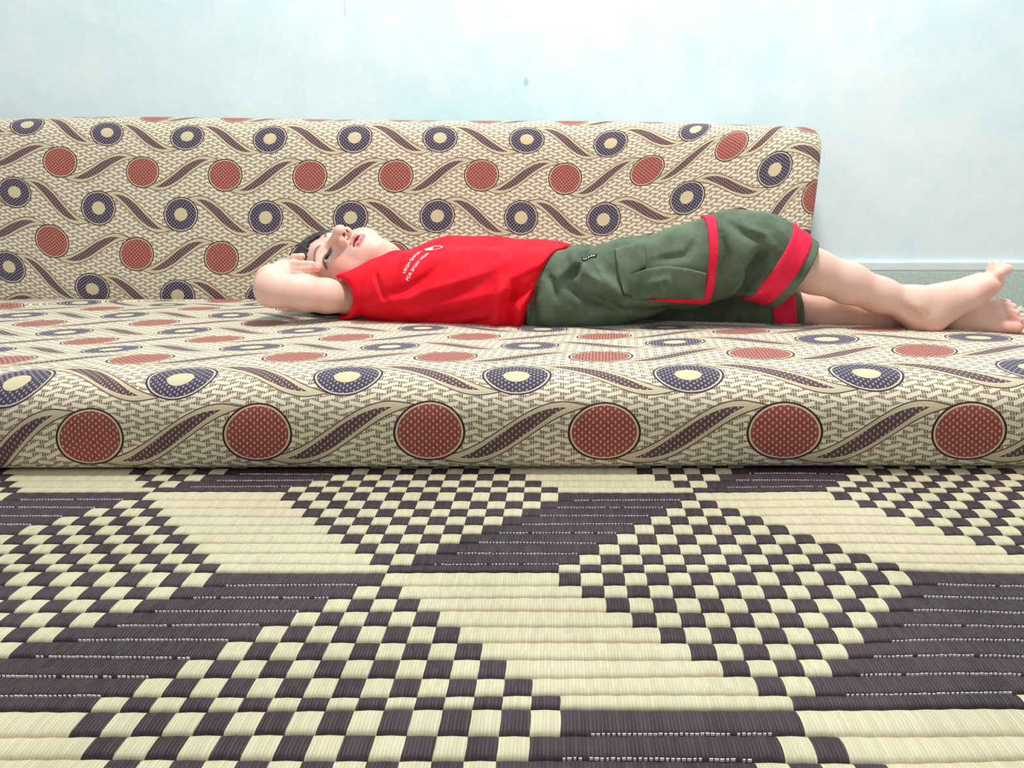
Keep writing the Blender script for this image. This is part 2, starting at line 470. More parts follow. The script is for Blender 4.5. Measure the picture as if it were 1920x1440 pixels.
def upholstery(name, P, warp, L, smax, x0, x1, nx, lam, shear=0.0, inset=0.03):
    s = arclen(P)
    tps = TPS(landmarks_to_surface(P, warp, L, smax), [(u, v) for _, _, u, v in L], lam)
    yc, zc = (P[:, 0].min() + P[:, 0].max()) / 2, (P[:, 1].min() + P[:, 1].max()) / 2
    half = np.array([np.ptp(P[:, 0]) / 2, np.ptp(P[:, 1]) / 2])
    rings = [(x0, .80 * inset + inset), (x0 + inset * .3, inset * .5), (x0 + inset * .9, inset * .12)]
    rings = [(x0, inset), (x0 + inset * .12, inset * .5), (x0 + inset * .4, inset * .2), (x0 + inset, 0)]
    rings += [(x, 0) for x in np.linspace(x0 + inset * 2, x1 - inset * 2, nx)]
    rings += [(x1 - inset, 0), (x1 - inset * .4, inset * .2), (x1 - inset * .12, inset * .5), (x1, inset)]
    V = []; UV = []
    for x, ins in rings:
        k = 1 - ins / half
        Y = yc + (P[:, 0] - yc) * k[0]; Z = zc + (P[:, 1] - zc) * k[1]
        Yw, Zw = warp(np.full(len(P), x), Y, Z)
        e = max(0, (x - (x1 - 0.35)) / 0.35)
        xs = x + shear * (Zw - 0.25) * e * e
        V.append(np.stack([xs, Yw, Zw], -1))
        UV.append(np.stack([xs, s], -1))
    m = len(P)
    V = np.concatenate(V); UVs = tps(np.concatenate(UV))
    F = []
    for i in range(len(rings) - 1):
        for j in range(m - 1):
            F.append((i * m + j, (i + 1) * m + j, (i + 1) * m + j + 1, i * m + j + 1))
        F.append((i * m + m - 1, (i + 1) * m + m - 1, (i + 1) * m, i * m))
    F.append(tuple(range(m))[::1]); F.append(tuple((len(rings) - 1) * m + j for j in reversed(range(m))))
    org = np.array([(x0 + x1) / 2, yc, 0])
    o = mesh_obj(name, V, F, M_fab, None, True, org)
    o.location = org
    uvl = o.data.uv_layers.new(name='UVMap')
    idx = np.zeros(len(o.data.loops), dtype=np.int32); o.data.loops.foreach_get('vertex_index', idx)
    uv = UVs[idx].copy()
    nl = m * 2
    # the flat end faces take their own planar pattern coordinates
    for k_ in (-1, -2):
        pl = o.data.polygons[len(o.data.polygons) + k_]
        for li in pl.loop_indices:
            vv = V[idx[li]]
            uv[li] = (vv[1] / 0.171 * 1.0 + 0.2, vv[2] / 0.155 - 2.0)
    uvl.data.foreach_set('uv', uv.ravel())
    return o
mattress = upholstery('floor_mattress', SEATP, seat_warp, SEATL, 1.02, -1.75, 1.45, 160, 3e-4, 0.0, 0.02)
tag(mattress, 'long low floor mattress with circle and leaf print that the boy lies on', 'mattress')
cushion = upholstery('back_cushion', CUSHP, cush_warp, CUSHL, 0.47, -1.75, 0.618, 125, 2e-5, 0.10, 0.025)
tag(cushion, 'long printed back cushion standing against the pale blue wall', 'cushion')

# ------------------------------------------------------------------ implicit surfaces for the boy
class Field:
    def __init__(s, xs, ys, zs):
        s.x = np.asarray(xs, np.float32); s.y = np.asarray(ys, np.float32); s.z = np.asarray(zs, np.float32)
        s.d = np.full((len(xs), len(ys), len(zs)), 1.0, np.float32)
    def box(s, lo, hi):
        return tuple(slice(max(np.searchsorted(a, l) - 1, 0), np.searchsorted(a, h) + 1) for a, l, h in zip((s.x, s.y, s.z), lo, hi))
    def grid(s, b):
        return s.x[b[0]][:, None, None], s.y[b[1]][None, :, None], s.z[b[2]][None, None, :]
    def apply(s, prim, k=0.004, op='add'):
        lo, hi, fn = prim
        m = k + 0.006
        b = s.box([q - m for q in lo], [q + m for q in hi])
        if any(q.stop <= q.start for q in b): return
        e = fn(*s.grid(b)).astype(np.float32)
        d = s.d[b]
        if op == 'add':
            h = np.clip(0.5 + 0.5 * (d - e) / k, 0, 1)
            s.d[b] = d + (e - d) * h - k * h * (1 - h)
        else:                                   # sub
            e = -e
            h = np.clip(0.5 - 0.5 * (d - e) / k, 0, 1)
            s.d[b] = d + (e - d) * h + k * h * (1 - h)
    def add(s, prim, k=0.004): s.apply(prim, k, 'add')
    def sub(s, prim, k=0.002): s.apply(prim, k, 'sub')
    def cut(s, p, n, k=0.003, lo=None, hi=None):
        """remove what lies on the positive side of a plane, inside a box"""
        b = s.box(lo, hi) if lo is not None else (slice(None),) * 3
        gx, gy, gz = s.grid(b)
        n = np.asarray(n, float); n /= np.linalg.norm(n)
        e = ((gx - p[0]) * n[0] + (gy - p[1]) * n[1] + (gz - p[2]) * n[2]).astype(np.float32)
        d = s.d[b]
        h = np.clip(0.5 - 0.5 * (d - e) / k, 0, 1)
        s.d[b] = d + (e - d) * h + k * h * (1 - h)
    def mesh(s):
        D = s.d; S = D < 0
        nx, ny, nz = D.shape
        c = np.zeros((nx - 1, ny - 1, nz - 1), np.uint8)
        for i in (0, 1):
            for j in (0, 1):
                for k in (0, 1):
                    c += S[i:nx - 1 + i, j:ny - 1 + j, k:nz - 1 + k]
        I, J, K = np.nonzero((c > 0) & (c < 8))
        idm = np.full(c.shape, -1, np.int32); idm[I, J, K] = np.arange(len(I))
        acc = np.zeros((len(I), 3)); cnt = np.zeros(len(I))
        ax = (s.x, s.y, s.z)
        cor = {}
        for i in (0, 1):
            for j in (0, 1):
                for k in (0, 1):
                    cor[i, j, k] = D[I + i, J + j, K + k]
        for a in range(3):
            for p in (0, 1):
                for q in (0, 1):
                    e0 = [p, q]; e0.insert(a, 0); e1 = [p, q]; e1.insert(a, 1)
                    d0, d1 = cor[tuple(e0)], cor[tuple(e1)]
                    m = (d0 < 0) != (d1 < 0)
                    t = d0[m] / (d0[m] - d1[m])
                    for w, idx in enumerate((I, J, K)):
                        g = ax[w]; ii = idx[m]
                        if w == a: val = g[ii] + (g[ii + 1] - g[ii]) * t
                        else: val = g[ii + e0[w]]
                        acc[m, w] += val
                    cnt[m] += 1
        V = acc / cnt[:, None]
        F = []
        for a in range(3):
            sl0 = [slice(None)] * 3; sl1 = [slice(None)] * 3
            sl0[a] = slice(0, -1); sl1[a] = slice(1, None)
            b_, c_ = (a + 1) % 3, (a + 2) % 3
            for q in (b_, c_):
                sl0[q] = slice(1, -1); sl1[q] = slice(1, -1)
            s0, s1 = S[tuple(sl0)], S[tuple(sl1)]
            for flip, M in ((False, s0 & ~s1), (True, ~s0 & s1)):
                P = list(np.nonzero(M))
                P[b_] = P[b_] + 1; P[c_] = P[c_] + 1
                def cell(db, dc):
                    q = [P[0], P[1], P[2]]
                    q[b_] = q[b_] - db; q[c_] = q[c_] - dc
                    return idm[q[0], q[1], q[2]]
                quad = np.stack([cell(1, 1), cell(0, 1), cell(0, 0), cell(1, 0)], -1)
                if flip: quad = quad[:, ::-1]
                F.append(quad)
        F = np.concatenate(F)
        F = F[(F >= 0).all(1)]
        return V, F
def relax(V, F, it=1, w=0.5):
    for _ in range(it):
        acc = np.zeros_like(V); cnt = np.zeros(len(V))
        for a in range(4):
            b = (a + 1) % 4
            np.add.at(acc, F[:, a], V[F[:, b]]); np.add.at(cnt, F[:, a], 1)
            np.add.at(acc, F[:, b], V[F[:, a]]); np.add.at(cnt, F[:, b], 1)
        V = V + (acc / np.maximum(cnt, 1)[:, None] - V) * w
    return V

def cone(a, b, ra, rb=None):
    a = np.asarray(a, float); b = np.asarray(b, float); rb = ra if rb is None else rb
    lo = np.minimum(a - ra, b - rb); hi = np.maximum(a + ra, b + rb)
    ba = b - a; L = max(ba @ ba, 1e-12)
    def fn(x, y, z):
        px, py, pz = x - a[0], y - a[1], z - a[2]
        t = np.clip((px * ba[0] + py * ba[1] + pz * ba[2]) / L, 0, 1)
        return np.sqrt((px - t * ba[0]) ** 2 + (py - t * ba[1]) ** 2 + (pz - t * ba[2]) ** 2) - (ra + t * (rb - ra))
    return lo, hi, fn
def ell(c, r, M=np.eye(3)):
    """ellipsoid; columns of M are its axes"""
    c = np.asarray(c, float); r = np.asarray(r, float); R = r.max()
    def fn(x, y, z):
        p = [x - c[0], y - c[1], z - c[2]]
        l = [p[0] * M[0, i] + p[1] * M[1, i] + p[2] * M[2, i] for i in range(3)]
        k0 = np.sqrt(sum((l[i] / r[i]) ** 2 for i in range(3)))
        k1 = np.sqrt(sum((l[i] / r[i] ** 2) ** 2 for i in range(3)))
        return k0 * (k0 - 1) / np.maximum(k1, 1e-6)
    return c - R, c + R, fn
def chain(F, pts, k):
    for (a, ra), (b, rb) in zip(pts, pts[1:]):
        F.add(cone(a, b, ra, rb), k)
def poly2(x, z, pts):
    """signed distance to a polygon in the x-z plane"""
    pts = np.asarray(pts, float); d = None; s = 1.0
    n = len(pts)
    for i in range(n):
        a = pts[i]; b = pts[i - 1]
        ex, ez = b[0] - a[0], b[1] - a[1]
        wx, wz = x - a[0], z - a[1]
        t = np.clip((wx * ex + wz * ez) / (ex * ex + ez * ez), 0, 1)
        q = (wx - ex * t) ** 2 + (wz - ez * t) ** 2
        d = q if d is None else np.minimum(d, q)
        c1 = z >= a[1]; c2 = z < b[1]; c3 = ex * wz > ez * wx
        flip = (c1 & c2 & c3) | (~c1 & ~c2 & ~c3)
        s = np.where(flip, -s, s)
    return s * np.sqrt(d)
def curtain(Fd, pts, amp, w, ymax):
    """a fold: ridge (amp>0) or crease (amp<0) along a line seen from the side, on the near side only"""
    P = np.array([(q[0], q[2]) for q in pts])
    lo = (P[:, 0].min() - 3 * w, -9, P[:, 1].min() - 3 * w); hi = (P[:, 0].max() + 3 * w, ymax, P[:, 1].max() + 3 * w)
    b = Fd.box(lo, hi); x, y, z = Fd.grid(b)
    d2 = None; n = len(P) - 1
    for i in range(n):
        a, c = P[i], P[i + 1]; e = c - a
        tt = np.clip(((x - a[0]) * e[0] + (z - a[1]) * e[1]) / (e @ e), 0, 1)
        q = (x - a[0] - e[0] * tt) ** 2 + (z - a[1] - e[1] * tt) ** 2
        f = (i + tt) / n
        g = np.exp(-q / w ** 2) * np.sin(np.clip(f, 0.03, 0.97) * math.pi) ** 0.5
        d2 = g if d2 is None else np.maximum(d2, g)
    fade = np.clip((ymax - y) / 0.03, 0, 1)
    Fd.d[b] -= (amp * d2 * fade).astype(np.float32)

# ------------------------------------------------------------------ the boy: pose
ROOT = np.array([0.10, 1.15, 0.09])
person = empty('person', ROOT.tolist())
tag(person, 'child in red shirt and olive shorts lying on the printed floor mattress', 'person')

HO = np.array([-0.2625, 1.290, 0.153])
Fv = np.array([-0.330, -0.545, 0.770]); Fv /= np.linalg.norm(Fv)
Uv = np.array([-0.908, 0.41, -0.065]); Uv -= Fv * (Uv @ Fv); Uv /= np.linalg.norm(Uv)
Rv = np.cross(Fv, Uv)
HM = np.stack([Rv, Uv, Fv], 1)               # right, up, forward
def hd(x, y, z): return HO + HM @ np.array([x, y, z])

def axis(*seg):
    out = [seg[0]]
    for e, st in zip(seg[1::2], seg[2::2]):
        out += list(np.arange(out[-1] + st, e, st))
    return np.array(out)
# ---- body ----
B = Field(axis(-0.41, -0.165, 0.0012, 0.43, 0.0045, 0.755, 0.0016), np.arange(0.995, 1.425, 0.00145), np.arange(0.068, 0.262, 0.00135))
# skull and face
B.add(ell(hd(0, .030, -.016), (.0655, .0755, .0785), HM))
B.add(ell(hd(0, -.028, .012), (.049, .048, .047), HM), .02)
B.add(ell(hd(0, -.060, .027), (.024, .021, .022), HM), .022)       # chin
B.add(ell(hd(0, -.070, .038), (.012, .010, .011), HM), .012)
for s_ in (-1, 1):
    B.add(ell(hd(s_ * .030, -.030, .031), (.023, .024, .021), HM), .016)   # cheek
    B.add(ell(hd(s_ * .045, -.035, -.004), (.014, .034, .022), HM), .015)  # jaw
    B.add(cone(hd(s_ * .014, .019, .057), hd(s_ * .040, .015, .046), .006, .006), .012)  # brow ridge
    B.sub(ell(hd(s_ * .026, .001, .066), (.014, .009, .010), HM), .010)    # eye socket
    B.add(ell(hd(s_ * .061, -.008, -.012), (.006, .022, .014), HM), .004)  # ear
    B.sub(ell(hd(s_ * .066, -.006, -.010), (.004, .013, .008), HM), .004)
# nose
B.add(cone(hd(0, .006, .056), hd(0, -.024, .0765), .0065, .0085), .009)
B.add(ell(hd(0, -.0275, .0800), (.0105, .0095, .0098), HM), .006)
for s_ in (-1, 1):
    B.add(ell(hd(s_ * .0110, -.0305, .0695), (.0064, .0064, .0080), HM), .005)
    B.sub(cone(hd(s_ * .0062, -.0395, .0700), hd(s_ * .0054, -.0365, .0770), .0027, .0022), .0014)
# mouth
B.add(ell(hd(0, -.046, .050), (.024, .014, .014), HM), .012)
up = [hd(-.0185, -.0475, .0515), hd(-.009, -.0435, .0615), hd(0, -.0445, .0635), hd(.009, -.0435, .0615), hd(.0185, -.0475, .0515)]
lw = [hd(-.0175, -.0485, .0510), hd(-.008, -.0540, .0600), hd(0, -.0550, .0615), hd(.008, -.0540, .0600), hd(.0175, -.0485, .0510)]
for P_, r0 in ((up, .0027), (lw, .0031)):
    for i in range(4):
        ra = r0 * (0.55 if i == 0 else 1); rb = r0 * (0.55 if i == 3 else 1)
        B.add(cone(P_[i], P_[i + 1], ra, rb), .003)
B.sub(ell(hd(0.004, -.0492, .0625), (.0125, .0030, .0095), HM), .0014)
# lids: a bulge over each eyeball with an almond opening
EYES = []
for s_ in (-1, 1):
    ec = hd(s_ * .0255, -.001, .0455)
    EYES.append(ec)
    B.add(ell(ec, (.0135, .0118, .0122), HM), .004)
    tl = math.radians(6) * s_
    A_ = HM @ np.array([[math.cos(tl), -math.sin(tl), 0], [math.sin(tl), math.cos(tl), 0], [0, 0, 1]])
    B.sub(ell(hd(s_ * .0262, -.0012, .0585), (.0122, .0044, .0105), A_), .0012)
# neck
NB = at(785, 535, 1.265)
B.add(cone(hd(0, -.035, -.020), NB, .034, .040), .012)
# trunk (under the shirt)
chain(B, [(at(760, 540, 1.23), .042), (at(900, 545, 1.20), .046), (at(1060, 550, 1.16), .046)], .03)
chain(B, [(at(780, 530, 1.31), .040), (at(900, 535, 1.29), .044), (at(1060, 545, 1.24), .045)], .04)
# right arm: up beside the head, forearm folded back, hand on the temple
SH = at(705, 556, 1.235); EL = at(514, 543, 1.150); WR = at(531, 509, 1.245)
chain(B, [(SH, .022), (at(655, 561, 1.222), .0215), (at(612, 555, 1.198), .0250), (at(570, 550, 1.175), .0262), (EL, .0245)], .01)
B.add(ell(at(502, 541, 1.156), (.017, .021, .022)), .014)
chain(B, [(EL, .0245), (at(511, 528, 1.192), .0240), (WR, .0175)], .01)
KN = at(557, 503, 1.232)
B.add(cone(WR, KN, .0150, .0125), .008)
B.add(cone(at(532, 516, 1.250), at(560, 513, 1.222), .0125, .0115), .006)
def finger(F, pts, rs, k=.0022):
    chain(F, list(zip(pts, rs)), k)
finger(B, [at(548, 497, 1.236), at(568, 496.5, 1.212), at(583, 497, 1.199), at(596, 498, 1.189)], [.0085, .0066, .0060, .0050])
finger(B, [at(548, 505, 1.230), at(569, 506, 1.206), at(583, 505, 1.194), at(595, 503.5, 1.186)], [.0085, .0066, .0059, .0048])
finger(B, [at(546, 513, 1.228), at(565, 516, 1.203), at(580, 518, 1.193), at(591, 518, 1.188)], [.0080, .0064, .0057, .0046])
finger(B, [at(546, 520, 1.228), at(560, 525, 1.205), at(572, 529, 1.196), at(582, 530, 1.192)], [.0074, .0056, .0050, .0042])
finger(B, [at(540, 494, 1.255), at(553, 484, 1.245), at(566, 481, 1.238)], [.0085, .0068, .0055])
# left arm rests on the far side of the trunk
chain(B, [(at(790, 535, 1.345), .026), (at(880, 560, 1.385), .024), (at(990, 575, 1.375), .019), (at(1050, 580, 1.365), .014)], .01)
for q in range(4):
    finger(B, [at(1040, 578 + q * 4, 1.352 + q * .009), at(1075, 583 + q * 3, 1.350 + q * .010)], [.0065, .0048])
finger(B, [at(1020, 570, 1.350), at(1050, 566, 1.335)], [.0065, .005])
# right leg
RK = at(1432, 472, 1.095); RA = at(1713, 573, 1.090)
chain(B, [(at(1090, 545, 1.15), .042), (at(1260, 510, 1.115), .040), (RK, .039)], .02)
chain(B, [(RK, .036), (at(1525, 509, 1.093), .0288), (at(1590, 531, 1.091), .0264), (at(1650, 554, 1.090), .0230), (RA, .0212)], .012)
# right foot
HE = at(1737, 597, 1.086)
B.add(cone(RA, HE, .0225, .0205), .016)
B.add(cone(RA, at(1765, 566, 1.092), .0220, .0215), .018)
B.add(ell(HE + np.array([-.003, 0, -.001]), (.021, .020, .021)), .012)
B.add(cone(HE, at(1822, 556, 1.088), .0195, .0160), .016)
B.add(cone(at(1765, 562, 1.092), at(1835, 532, 1.098), .0205, .0140), .016)
B.add(cone(at(1822, 556, 1.080), at(1856, 537, 1.074), .0150, .0135), .014)
B.add(cone(at(1825, 548, 1.098), at(1862, 528, 1.106), .0150, .0145), .014)
B.add(ell(at(1718, 580, 1.070), (.010, .007, .009)), .008)      # ankle bone
for a_, b_, c_, r_ in (((1858, 530, 1.076), (1876, 513, 1.071), (1887, 506, 1.070), .0078),
                       ((1857, 525, 1.087), (1872, 508, 1.085), (1879, 501, 1.085), .0064),
                       ((1856, 523, 1.096), (1868, 504, 1.095), (1873, 497, 1.095), .0060),
                       ((1854, 522, 1.104), (1863, 502, 1.104), (1867, 494, 1.104), .0057),
                       ((1850, 523, 1.111), (1857, 505, 1.111), (1860, 497, 1.111), .0053)):
    finger(B, [at(*a_), at(*b_), at(*c_)], [r_ * 1.05, r_ * .90, r_], .0014)
B.sub(ell(at(1706, 585, 1.066), (.015, .006, .0035), np.array([[.94, 0, .34], [0, 1, 0], [-.34, 0, .94]])), .010)
# left leg under it
LK = at(1440, 577, 1.165); LA = at(1772, 592, 1.128)
chain(B, [(at(1090, 560, 1.23), .036), (at(1260, 574, 1.205), .034), (LK, .033)], .02)
chain(B, [(LK, .034), (at(1560, 578, 1.155), .032), (at(1660, 587, 1.14), .026), (LA, .021)], .012)
# left foot: instep turned to the camera, toes to the right
B.add(cone(LA, at(1765, 598, 1.150), .020, .019), .012)
B.add(cone(LA, at(1830, 598, 1.105), .0205, .0180), .016)
B.add(cone(at(1800, 604, 1.110), at(1872, 610, 1.078), .0165, .0125), .012)
B.add(cone(at(1800, 590, 1.125), at(1866, 580, 1.108), .0180, .0130), .014)
B.add(cone(at(1820, 595, 1.112), at(1868, 594, 1.094), .0170, .0130), .014)
for a_, b_, c_, r_ in (((1872, 612, 1.076), (1892, 614, 1.066), (1904, 615, 1.062), .0092),
                       ((1874, 598, 1.084), (1896, 599, 1.074), (1909, 602, 1.071), .0068),
                       ((1873, 587, 1.092), (1892, 585, 1.085), (1903, 588, 1.082), .0064),
                       ((1870, 577, 1.101), (1888, 574, 1.096), (1898, 576, 1.094), .0060),
                       ((1864, 569, 1.110), (1880, 566, 1.108), (1889, 568, 1.106), .0054)):
    finger(B, [at(*a_), at(*b_), at(*c_)], [r_, r_ * .92, r_ * .98], .0025)
BV, BF = B.mesh(); del B
BV = relax(BV, BF, 1, 0.4)
body = mesh_obj('body', BV, BF, M_skin, person, True, ROOT)
# skin tints that belong to the skin: lips, brows, lashes, cheeks, soles; nostril shade is painted in
L_ = (BV - HO) @ HM
lin = lambda r, g, b: np.array(srgb(r, g, b)[:3])
C = np.tile(lin(237, 199, 182), (len(BV), 1))
def tint(mask, c):
    global C
    m_ = np.clip(mask, 0, 1)[:, None]
    C = C * (1 - m_) + c * m_
def sstep(a, b, x):
    t = np.clip((x - a) / (b - a), 0, 1); return t * t * (3 - 2 * t)
def near_path(P, pts):
    d = np.full(len(P), 9.0)
    for a, b in zip(pts, pts[1:]):
        a = np.asarray(a); b = np.asarray(b); e = b - a
        t = np.clip(((P - a) @ e) / (e @ e), 0, 1)
        d = np.minimum(d, np.linalg.norm(P - a - t[:, None] * e, axis=1))
    return d
head_m = (np.abs(L_[:, 0]) < .08) & (np.abs(L_[:, 1]) < .1) & (L_[:, 2] > 0)
for s_ in (-1, 1):
    dc = np.linalg.norm((L_ - np.array([s_ * .036, -.028, .040])) / np.array([.024, .022, .04]), axis=1)
    tint(np.where(head_m, 0.45 * (1 - sstep(.3, 1.1, dc)), 0), lin(236, 140, 122))
dl = np.minimum(near_path(BV, up) - .0036, near_path(BV, lw) - .0042)
tint(np.where(head_m, 0.9 * (1 - sstep(-.0002, .0016, dl)), 0), lin(212, 122, 124))
inm = np.linalg.norm((L_ - np.array([.004, -.0492, .060])) / np.array([.0125, .0031, .0095]), axis=1)
tint(np.where(head_m, 1 - sstep(.95, 1.12, inm), 0), lin(92, 30, 34))
for s_ in (-1, 1):
    pts = [np.array([s_ * .011, .0165, .064]), np.array([s_ * .022, .0215, .062]), np.array([s_ * .034, .0205, .055]), np.array([s_ * .043, .0145, .046])]
    P2 = L_.copy(); dB = near_path(P2[:, :2], [q[:2] for q in pts])
    w_ = .0021 + .0008 * np.clip((.036 - np.abs(L_[:, 0])) / .02, 0, 1)
    tint(np.where(head_m & (L_[:, 2] > .025), 0.75 * (1 - sstep(w_ * .4, w_ * 1.3, dB)), 0), lin(70, 46, 40))
    tl = math.radians(6) * s_
    ex = L_[:, 0] - s_ * .0262; ey = L_[:, 1] + .0012
    qx = ex * math.cos(tl) + ey * math.sin(tl); qy = -ex * math.sin(tl) + ey * math.cos(tl)
    rim = np.abs(np.sqrt((qx / .0128) ** 2 + (qy / .0055) ** 2) - 1.0)
    lash = (1 - sstep(.12, .40, rim)) * np.where(qy > -.0005, 1.0, 0.35)
    tint(np.where(head_m & (L_[:, 2] > .03), 0.85 * lash, 0), lin(48, 30, 28))
    nd = near_path(L_, [np.array([s_ * .0062, -.0390, .0700]), np.array([s_ * .0054, -.0365, .0770])]) / .0029
    tint(np.where(head_m, 1 - sstep(.95, 1.15, nd), 0), lin(70, 26, 24))  # shade of the nostril hollows painted into the skin colour
# pink on toes, heels, fingertips
for q, r_ in ((at(1886, 507, 1.105), .022), (at(1740, 612, 1.08), .026), (at(1904, 612, 1.065), .022), (at(1850, 545, 1.075), .020), (at(594, 508, 1.187), .014)):
    dq = np.linalg.norm(BV - q, axis=1)
    tint(0.45 * (1 - sstep(r_ * .3, r_ * 1.3, dq)), lin(232, 130, 122))
ca = body.data.color_attributes.new('Col', 'FLOAT_COLOR', 'POINT')
ca.data.foreach_set('color', np.hstack([C, np.ones((len(C), 1))]).astype(np.float32).ravel())

# eyes, teeth
def uv_sphere(name, centre, r, mat, M, parent, seg=24, squash=(1, 1, 1)):
    bm = bmesh.new(); bmesh.ops.create_uvsphere(bm, u_segments=seg, v_segments=seg // 2, radius=r)
    for v_ in bm.verts: v_.co = Vector((v_.co.x * squash[0], v_.co.y * squash[1], v_.co.z * squash[2]))
    me = bpy.data.meshes.new(name); bm.to_mesh(me); bm.free(); me.materials.append(mat)
    me.polygons.foreach_set('use_smooth', [True] * len(me.polygons))
    o = bpy.data.objects.new(name, me); COL.objects.link(o); o.parent = parent
    o.matrix_local = Matrix.Translation(Vector((centre - ROOT).tolist())) @ Matrix(M.tolist()).to_4x4()
    return o
gz = HM @ np.array([0.02, 0.10, 1.0]); gz /= np.linalg.norm(gz)
gx = np.cross(HM[:, 1], gz); gx /= np.linalg.norm(gx); gy = np.cross(gz, gx)
GM = np.stack([gx, gy, gz], 1)
for ec in EYES:
    uv_sphere('eye', ec, .0107, M_eye, GM, person)
for i, xx in enumerate((-.006, -.0015, .003, .0075)):
    uv_sphere('tooth', hd(xx + .004, -.0478, .0585 - abs(xx) * .25), .0024, M_tooth, HM, person, 12, (0.95, 1.1, .7))

# ---- hair ----
Hf = Field(np.arange(-.41, -.14, .0017), np.arange(1.17, 1.43, .0017), np.arange(.055, .26, .0017))
Hf.add(ell(hd(0, .0315, -.0175), (.0715, .0840, .0845), HM))
x, y, z = Hf.grid((slice(None),) * 3)
lx = (x - HO[0]) * HM[0, 0] + (y - HO[1]) * HM[1, 0] + (z - HO[2]) * HM[2, 0]
ly = (x - HO[0]) * HM[0, 1] + (y - HO[1]) * HM[1, 1] + (z - HO[2]) * HM[2, 1]
lz = (x - HO[0]) * HM[0, 2] + (y - HO[1]) * HM[1, 2] + (z - HO[2]) * HM[2, 2]
# hairline: keep what lies above/behind a curve over the forehead and the temples
line = np.where(lz > .012, .0415 - np.where(lx > 0, 0.06, 1.15) * np.abs(lx), .037 - np.clip((.012 - lz) / .035, 0, 1) * .075)
line = line - ly + .0015 * np.sin(lx * 700) + .001 * np.sin(lz * 900 + ly * 500)
Hf.d = np.maximum(Hf.d, (line * 0.8).astype(np.float32))
Hf.d += (.0007 * np.sin(lx * 520 + 2 * np.sin(ly * 240)) * np.sin(lz * 300 + ly * 160)).astype(np.float32)
HV, HF = Hf.mesh(); del Hf
tag(mesh_obj('hair', HV, HF, M_hair, person, True, ROOT), 'short dark brown hair')

# ---- shirt ----
S = Field(np.arange(-.27, .13, .002), np.arange(1.03, 1.43, .0022), np.arange(.068, .245, .0018))
near = [(at(716, 556, 1.205), .040), (at(780, 546, 1.195), .053), (at(860, 545, 1.180), .057), (at(940, 549, 1.160), .058), (at(1010, 550, 1.145), .0585), (at(1075, 545, 1.14), .058)]
mid = [(at(772, 527, 1.265), .048), (at(850, 521, 1.255), .0575), (at(930, 525, 1.24), .0585), (at(1020, 532, 1.215), .0575), (at(1090, 537, 1.205), .0570)]
far = [(at(790, 530, 1.335), .044), (at(900, 535, 1.31), .050), (at(1080, 545, 1.275), .050)]
chain(S, near, .03); chain(S, mid, .035); chain(S, far, .04)
chain(S, [(at(748, 520, 1.225), .0415), (at(712, 534, 1.215), .0385), (at(680, 547, 1.212), .0350), (at(645, 557, 1.206), .0335), (at(612, 561, 1.204), .0335)], .008)   # raised shoulder and sleeve
S.add(cone(at(800, 533, 1.34), at(850, 552, 1.375), .036, .033), .02)                     # left sleeve
# folds
for pts, a_, w_ in (([(745, 575), (800, 545), (880, 520), (950, 490)], .0030, .008),
                    ([(760, 592), (840, 570), (930, 545), (975, 520)], .0032, .009),
                    ([(720, 560), (760, 545), (800, 520), (825, 495)], -.0022, .006),
                    ([(790, 600), (860, 590), (930, 575)], -.0025, .008),
                    ([(700, 575), (735, 566), (770, 560)], .0028, .007),
                    ([(690, 520), (705, 545), (722, 572)], -.0026, .0045),
                    ([(928, 618), (930, 570), (942, 522)], .0055, .008),
                    ([(958, 618), (958, 575), (966, 540), (960, 522)], -.0040, .005),
                    ([(978, 615), (982, 585), (968, 570)], .0050, .008),
                    ([(950, 560), (985, 540), (1030, 505)], -.0045, .0065),
                    ([(965, 575), (1000, 548), (1040, 505)], .0042, .006),
                    ([(940, 525), (990, 500), (1060, 470)], .0025, .007),
                    ([(870, 610), (910, 600), (925, 590)], -.0030, .006)):
    curtain(S, [at(px, py, 1.12) for px, py in pts], a_ * 2.2, w_ * .9, 1.24)
# hem: slants from the belly down to the near flank
hp = [at(1071, 463, 1.210), at(996, 545, 1.085), at(980, 616, 1.112)]
hn = np.cross(hp[1] - hp[0], hp[2] - hp[0]); hn = hn if hn[0] > 0 else -hn
S.cut(hp[0], hn, .004)
# sleeve opening
op = [at(616, 521, 1.222), at(674, 553, 1.168), at(630, 592, 1.212)]
on = np.cross(op[1] - op[0], op[2] - op[0]); on = on if on[0] < 0 else -on
S.cut(op[0] + 0, on, .003, (-.3, 1.0, .06), (-.18, 1.27, .3))
S.sub(cone(at(608, 560, 1.206), at(692, 553, 1.216), .0305, .0310), .002)
# neck opening
S.sub(cone(hd(0, -.03, -.01), NB + (NB - hd(0, -.03, -.01)) * -.05, .043, .046), .005)
S.sub(ell(hd(0, -.028, .012), (.056, .056, .056), HM), .003)
for o_ in (): pass
SV_, SF_ = S.mesh(); SD = S
SV_ = relax(SV_, SF_, 1, 0.4)
shirt = mesh_obj('shirt', SV_, SF_, M_red, person, True, ROOT)
shirt['label'] = 'red short-sleeved shirt'

